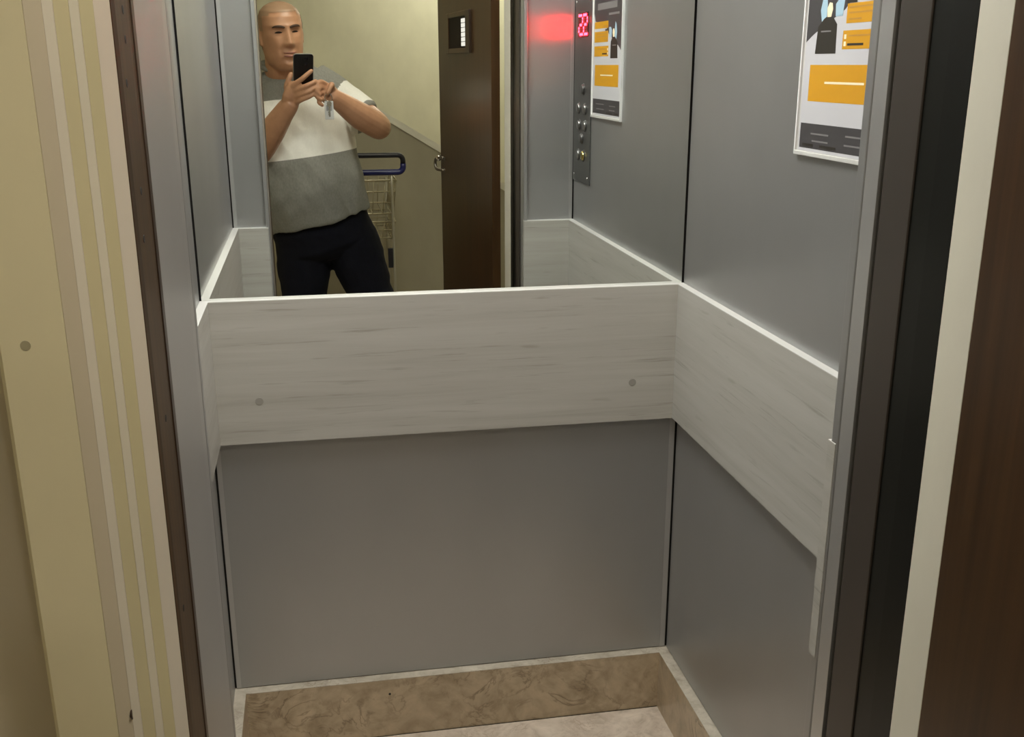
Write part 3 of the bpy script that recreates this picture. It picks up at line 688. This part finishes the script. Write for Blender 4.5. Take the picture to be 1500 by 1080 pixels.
# hand around the phone: palm beside and behind it, four fingers over its back, thumb up the near edge
def cam_pt(u, v, n): return Vector((0, 0, ZC)) + RT * u + UP * v + FW * n
body.caps([P(423, 154, 4.04), P(428, 143, 4.028), P(432, 133, 4.022)], [(0.030, 0.022), (0.037, 0.021), (0.036, 0.019)], 16, (1, 0, 0.5))
def finger(pts, r0, r1):
    sp = smoothpath(pts, 4); n = len(sp); body.caps(sp, [r0 + (r1 - r0) * i / (n - 1) for i in range(n)], 12)
finger([P(425, 131, 4.020), P(431, 124, 4.002), P(442, 116, 3.990), P(450, 109, 3.989), P(456, 104, 3.994)], 0.0105, 0.0075)
finger([P(430, 135, 4.016), P(438, 130, 3.997), P(449, 126, 3.987), P(458, 121.5, 3.990), P(462, 119, 4.000)], 0.0105, 0.0080)
finger([P(432, 143, 4.018), P(441, 138, 3.996), P(452, 134, 3.988), P(460, 129, 3.992), P(463, 127, 4.002)], 0.0102, 0.0078)
finger([P(433, 151, 4.022), P(442, 146, 4.000), P(452, 142, 3.992), P(459, 138, 3.995), P(462, 136, 4.004)], 0.0096, 0.0072)
finger([P(424, 140, 4.032), P(420, 128, 4.028), P(423, 117, 4.026), P(426, 109, 4.028)], 0.0125, 0.0088)     # thumb
# closed hand with the keys
body.caps([P(492, 145, 4.048), P(484, 140, 4.035), P(474, 133, 4.030)], [(0.030, 0.024), (0.037, 0.024), (0.034, 0.022)], 16, (0, 0, 1))
finger([P(478, 124, 4.026), P(470, 120, 4.012), P(465, 123, 4.000), P(468, 130, 3.998)], 0.0100, 0.0080)
finger([P(476, 130, 4.022), P(468, 127, 4.004), P(463, 132, 3.994), P(468, 138, 3.996)], 0.0100, 0.0080)
finger([P(476, 138, 4.024), P(468, 136, 4.004), P(464, 141, 3.996), P(470, 146, 3.998)], 0.0096, 0.0076)
finger([P(478, 145, 4.028), P(470, 145, 4.008), P(467, 150, 4.000), P(472, 154, 4.002)], 0.0088, 0.0070)
finger([P(487, 132, 4.026), P(486, 124, 4.006), P(484, 128, 3.994), P(480, 136, 3.990)], 0.0115, 0.0085)    # thumb over the ring
# legs
LH, LK = P(444, 352, 4.40), P(446, 440, 4.40); RH, RK = P(512, 350, 4.40), P(549, 440, 4.39)
LF = Vector((LK.x - 0.01, LK.y - 0.02, 0.07)); RF = Vector((RK.x + 0.055, RK.y - 0.01, 0.07))
for h_, k_, f_ in ((LH, LK, LF), (RH, RK, RF)):
    body.caps(smoothpath([h_, (h_ + k_) / 2, k_, (k_ + f_) / 2, f_], 3), lerp_list([0.085, 0.085, 0.062, 0.055, 0.04], 3), 16)
bo = keep(body.remesh('body', M_SKIN, None, 0.0030, 3, 0.45), mn)

# --- face details
for sx in (-1, 1):
    b = MB(); pts = [face_pt(sx * x, z, 0.0016) for x, z in ((0.012, 0.0310), (0.021, 0.0335), (0.032, 0.0350), (0.043, 0.0350), (0.051, 0.0320))]
    b.caps(smoothpath(pts, 3), lerp_list([(0.0034, 0.0020), (0.0044, 0.0022), (0.0046, 0.0022), (0.0038, 0.0020), (0.0020, 0.0014)], 3), 10, HR @ Vector((0, 0, 1))); keep(b.build('eyebrow', M_HAIR), mn)
    b = MB(); pts = [face_pt(sx * x, z, 0.0010) for x, z in ((0.0200, 0.0135), (0.026, 0.0142), (0.032, 0.0145), (0.038, 0.0142), (0.0430, 0.0132))]
    b.caps(smoothpath(pts, 3), lerp_list([(0.0012, 0.0014), (0.0030, 0.0020), (0.0034, 0.0022), (0.0028, 0.0018), (0.0010, 0.0012)], 3), 10, HR @ Vector((0, 0, 1))); keep(b.build('eye', M_EYE), mn)
b = MB()
for zc_, h_ in ((-0.0575, 0.0030), (-0.0690, 0.0040)):
    pts = [face_pt(x, zc_ + (0.0012 if abs(x) > 0.018 else 0), 0.0004) for x in (-0.0235, -0.012, 0, 0.012, 0.0235)]
    b.caps(smoothpath(pts, 3), lerp_list([(0.0010, 0.0012), (h_, 0.0026), (h_ * 0.92, 0.0026), (h_, 0.0026), (0.0010, 0.0012)], 3), 10, HR @ Vector((0, 0, 1)))
keep(b.build('lips', M_LIP), mn)
# cropped hair as a thin shell over the skull
def in_hair(a, z):
    sx = math.sin(a)
    return z > (0.082 if sx > 0.75 else 0.070 if sx > 0.35 else 0.020 if sx > 0.05 else -0.045)
hv2 = []; idx = {}; hf2 = []
for i in range(nh):
    for k in range(na):
        if in_hair(2 * PI * k / na, zs_[i]):
            qd = []
            for (ii, kk) in ((i, k), (i, (k + 1) % na), (i + 1, (k + 1) % na), (i + 1, k)):
                if (ii, kk) not in idx:
                    q = head_pt(2 * PI * kk / na, zs_[ii]); idx[(ii, kk)] = len(hv2); hv2.append(HW(q + (q - Vector((0, 0, 0.02))).normalized() * 0.0012))
                qd.append(idx[(ii, kk)])
            hf2.append(tuple(qd))
M_STUB = mat('cropped_grey_brown_hair', (0.37, 0.235, 0.145, 1), 0.5)
hh = keep(obj('cropped_hair', hv2, hf2, M_STUB, None, True), mn)

# --- t-shirt
sh = MB()
ts = [P(470, 322, 4.385), P(463, 300, 4.385), P(452, 272, 4.38), P(441, 235, 4.375), P(437, 190, 4.375), P(431, 155, 4.375), P(425, 128, 4.37), P(421, 113, 4.372), P(418.5, 101, 4.372)]
tr = [(0.204, 0.160), (0.212, 0.172), (0.220, 0.182), (0.224, 0.180), (0.226, 0.168), (0.222, 0.148), (0.185, 0.118), (0.128, 0.100), (0.092, 0.088)]
sh.tube(smoothpath(ts, 3), lerp_list(tr, 3), 40, None, (1, 0, -0.10))
# sleeves
rs = [P(462, 134, 4.385), P(490, 145, 4.372), P(514, 160, 4.345), P(534, 175, 4.305)]
sh.tube(smoothpath(rs, 3), lerp_list([0.100, 0.087, 0.078, 0.070], 3), 24)
ls = [P(388, 136, 4.385), P(368, 145, 4.375), P(361, 172, 4.345), P(363, 196, 4.305)]
sh.tube(smoothpath(ls, 3), lerp_list([0.100, 0.088, 0.079, 0.073], 3), 24)
so = keep(sh.remesh('t_shirt', M_GREYCLOTH, None, 0.0048, 4, 0.5), mn)
me = so.data; me.materials.append(M_WHITECLOTH)
rsp = smoothpath(rs, 3); lsp = smoothpath(ls, 3)
def near(path, q):
    best = (9, 0)
    for i, p_ in enumerate(path):
        dd = (q - p_).length
        if dd < best[0]: best = (dd, i / (len(path) - 1))
    return best
def to_px(q):
    """photo pixel of a point seen in the mirror"""
    d = Vector((q.x, 2 * D - q.y, q.z)) - Vector((0, 0, ZC)); z = d.dot(FW); return 750 + F_PX * d.dot(RT) / z, CY - F_PX * d.dot(UP) / z
zw_lo, zw_hi = P(440, 232, 4.2).z, P(430, 143, 4.25).z
BT = 0.12; o0 = P(441, 235, 4.375)
bm = bmesh.new(); bm.from_mesh(me)
for zz in (zw_lo, zw_hi):      # crisp edges for the white chest panel
    bmesh.ops.bisect_plane(bm, geom=bm.verts[:] + bm.edges[:] + bm.faces[:], dist=1e-5, plane_co=(o0.x, 0, zz), plane_no=(-BT, 0, 1))
bm.to_mesh(me); bm.free()
for pl in me.polygons:
    c = pl.center; dr_, tr_ = near(rsp, c); dl_, tl_ = near(lsp, c)
    side = c.x > rsp[3].x or c.x < lsp[3].x
    t_ = tr_ if dr_ < dl_ else tl_
    en, di = (rsp[-1], (rsp[-1] - rsp[-3]).normalized()) if dr_ < dl_ else (lsp[-1], (lsp[-1] - lsp[-3]).normalized())
    if side and min(dr_, dl_) < 0.092 and t_ > 0.35 and (c - en).dot(di) < 0.006:
        pl.material_index = 0 if t_ >= 0.93 and (dl_ < dr_ or c.x > rsp[-1].x - 0.028) else 1
    else:
        h_ = c.z - BT * (c.x - o0.x)
        pl.material_index = 1 if zw_lo < h_ < zw_hi else 0
# folds in the jersey
new_co = []
for vv in me.vertices:
    q = vv.co; n_ = vv.normal
    f1 = noise.noise(Vector((q.x * 9, q.y * 9, q.z * 3.2))) * 0.011 + (0.5 - abs(noise.noise(Vector((q.x * 7 + q.z * 3, q.y * 5, q.z * 4 + 3))))) * 0.012 + noise.noise(Vector((q.x * 22 + q.z * 9, q.y * 20, q.z * 14))) * 0.0030
    lowf = max(0, min(1, (0.98 - q.z) / 0.15)); f1 += 0.0045 * lowf * math.sin(q.x * 52 + 6 * noise.noise(q * 5))
    new_co += list(q + n_ * f1)
me.vertices.foreach_set('co', new_co); me.update()
# ribbed collar
b = MB(); cpts = []
nb = P(418.5, 102.5, 4.368)
for k in range(25):
    a = 2 * PI * k / 24; cpts.append(nb + Vector((0.090 * math.cos(a), 0.088 * math.sin(a) + 0.004, 0.012 - 0.020 * math.sin(a) - 0.006 * math.cos(a))))
b.tube(cpts, (0.011), 10); keep(b.build('collar', M_GREYCLOTH), mn)

# --- trousers and shoes
tz = MB()
tz.tube([P(471, 305, 4.39), P(472, 335, 4.392), P(478, 356, 4.395), P(485, 372, 4.40), P(487, 382, 4.40)], [(0.180, 0.135), (0.200, 0.148), (0.200, 0.142), (0.120, 0.10), (0.03, 0.04)], 32, None, (1, 0, -0.08))
tz.caps(smoothpath([P(443, 348, 4.398), P(446, 385, 4.40), P(446, 431, 4.398), LK, (LK + LF) / 2, LF + Vector((0, 0, -0.01))], 3), lerp_list([0.112, 0.112, 0.092, 0.092, 0.085, 0.082], 3), 24)
tz.caps(smoothpath([P(513, 346, 4.398), P(525, 380, 4.40), P(545, 431, 4.395), RK, (RK + RF) / 2, RF + Vector((0, 0, -0.01))], 3), lerp_list([0.112, 0.112, 0.092, 0.092, 0.085, 0.082], 3), 24)
to = keep(tz.remesh('trousers', M_DENIM, None, 0.0055, 4, 0.5), mn)
new_co = []
for vv in to.data.vertices:
    q = vv.co; new_co += list(q + vv.normal * (noise.noise(Vector((q.x * 8, q.y * 8, q.z * 13))) * 0.008 + noise.noise(Vector((q.x * 20, q.y * 20, q.z * 30))) * 0.003))
to.data.vertices.foreach_set('co', new_co); to.data.update()
for f_, tx in ((LF, -0.02), (RF, 0.05)):
    b = MB(); b.caps([(f_.x, f_.y - 0.05, 0.055), (f_.x, f_.y + 0.02, 0.065), (f_.x + tx * 0.6, f_.y + 0.10, 0.048), (f_.x + tx, f_.y + 0.18, 0.036)], [(0.042, 0.045), (0.046, 0.052), (0.050, 0.040), (0.042, 0.028)], 18, (1, 0, 0))
    for q in b.v: q.z = max(q.z, 0.010)
    so_ = keep(b.build('shoe', M_SHOE), mn)
    b = MB(); b.caps([(f_.x, f_.y - 0.05, 0.009), (f_.x, f_.y + 0.02, 0.009), (f_.x + tx * 0.6, f_.y + 0.10, 0.009), (f_.x + tx, f_.y + 0.18, 0.009)], [(0.045, 0.009), (0.048, 0.009), (0.052, 0.009), (0.045, 0.009)], 18, (1, 0, 0))
    so2 = b.build('sole', M_SOLE); so2.parent = so_; so2.matrix_parent_inverse = Matrix.Identity(4)

# ------------------------------------------------------------------ phone in the hand: the lens sits where the camera is
ph = tag(empty('mobile_phone', cam_pt(-0.0095, -0.11, -0.010)), 'black mobile phone held upright in the hand of the person', 'phone')
def phone_box(name, u0, u1, v0, v1, n0, n1, rad, material):
    seg = 6; pts = []
    for cx, cz, a0 in ((u1 - rad, v1 - rad, 0), (u0 + rad, v1 - rad, PI / 2), (u0 + rad, v0 + rad, PI), (u1 - rad, v0 + rad, 1.5 * PI)):
        for i in range(seg + 1):
            a = a0 + PI / 2 * i / seg; pts.append((cx + rad * math.cos(a), cz + rad * math.sin(a)))
    n = len(pts); v = [cam_pt(u, vv, n0) for u, vv in pts] + [cam_pt(u, vv, n1) for u, vv in pts]
    f = [tuple(range(n)), tuple(range(n, 2 * n))] + [(i, (i + 1) % n, n + (i + 1) % n, n + i) for i in range(n)]
    o = keep(obj(name, v, f, material), ph)
    m_ = o.modifiers.new('bevel', 'BEVEL'); m_.width = 0.0012; m_.segments = 2; m_.limit_method = 'ANGLE'
    return o
M_PHONE = mat('black_phone_back', (0.006, 0.006, 0.007, 1), 0.35); M_PHEDGE = mat('phone_edge', (0.34, 0.33, 0.30, 1), 0.35, 0.3); M_LENS = mat('lens_glass', (0.004, 0.004, 0.008, 1), 0.05)
phone_box('phone_body', -0.0450, 0.0262, -0.1100, 0.0370, -0.0150, -0.0075, 0.010, M_PHEDGE)
phone_box('back_cover', -0.0440, 0.0252, -0.1090, 0.0360, -0.0075, -0.0068, 0.0095, M_PHONE)
for u, vv in ((0.0, 0.0), (0.0, 0.019)):
    b = MB(); b.tube([cam_pt(u, vv, -0.0068), cam_pt(u, vv, -0.0058), cam_pt(u, vv, -0.0054)], [0.0065, 0.0065, 0.0055], 18); keep(b.build('lens', M_LENS), ph)

# ------------------------------------------------------------------ keys with a white tag in the other hand
ky = tag(empty('key_ring', P(484, 150, 3.99)), 'keys with a white plastic tag hanging from the closed hand', 'keys')
b = MB(); c_ = P(481, 143, 3.990); b.tube([c_ + Vector((0.013 * math.cos(a * PI / 10), 0.002, 0.013 * math.sin(a * PI / 10))) for a in range(21)], 0.0013, 8); keep(b.build('ring', M_CHROME), ky)
M_TAG = mat('white_tag_plastic', (0.62, 0.64, 0.64, 1), 0.3); M_TAGI = mat('tag_insert_grey', (0.30, 0.31, 0.31, 1), 0.4)
q0, q1 = P(475, 148, 3.99), P(489.5, 175, 3.99)
tg = keep(box('tag', q0.x, q1.x, q0.y - 0.002, q0.y + 0.002, q1.z, q0.z, M_TAG, None, 0.0015), ky)
box('tag_insert', q0.x + 0.006, q1.x - 0.006, q0.y + 0.002, q0.y + 0.0024, q1.z + 0.030, q0.z - 0.014, M_TAGI, tg)
kp = [(0.0, 0.0), (0.006, 0.004), (0.009, 0.012), (0.006, 0.020), (0.003, 0.022), (0.003, 0.055), (0.0, 0.058), (-0.003, 0.055), (-0.003, 0.050), (-0.0055, 0.048), (-0.003, 0.045), (-0.0055, 0.041), (-0.003, 0.038), (-0.003, 0.022), (-0.006, 0.020), (-0.009, 0.012), (-0.006, 0.004)]
o_ = P(482, 147, 3.986); n = len(kp)
v = [(o_.x + x, o_.y, o_.z - z) for x, z in kp] + [(o_.x + x, o_.y + 0.002, o_.z - z) for x, z in kp]
keep(obj('key', v, [tuple(range(n)), tuple(range(n, 2 * n))] + [(i, (i + 1) % n, n + (i + 1) % n, n + i) for i in range(n)], M_CHROME), ky)
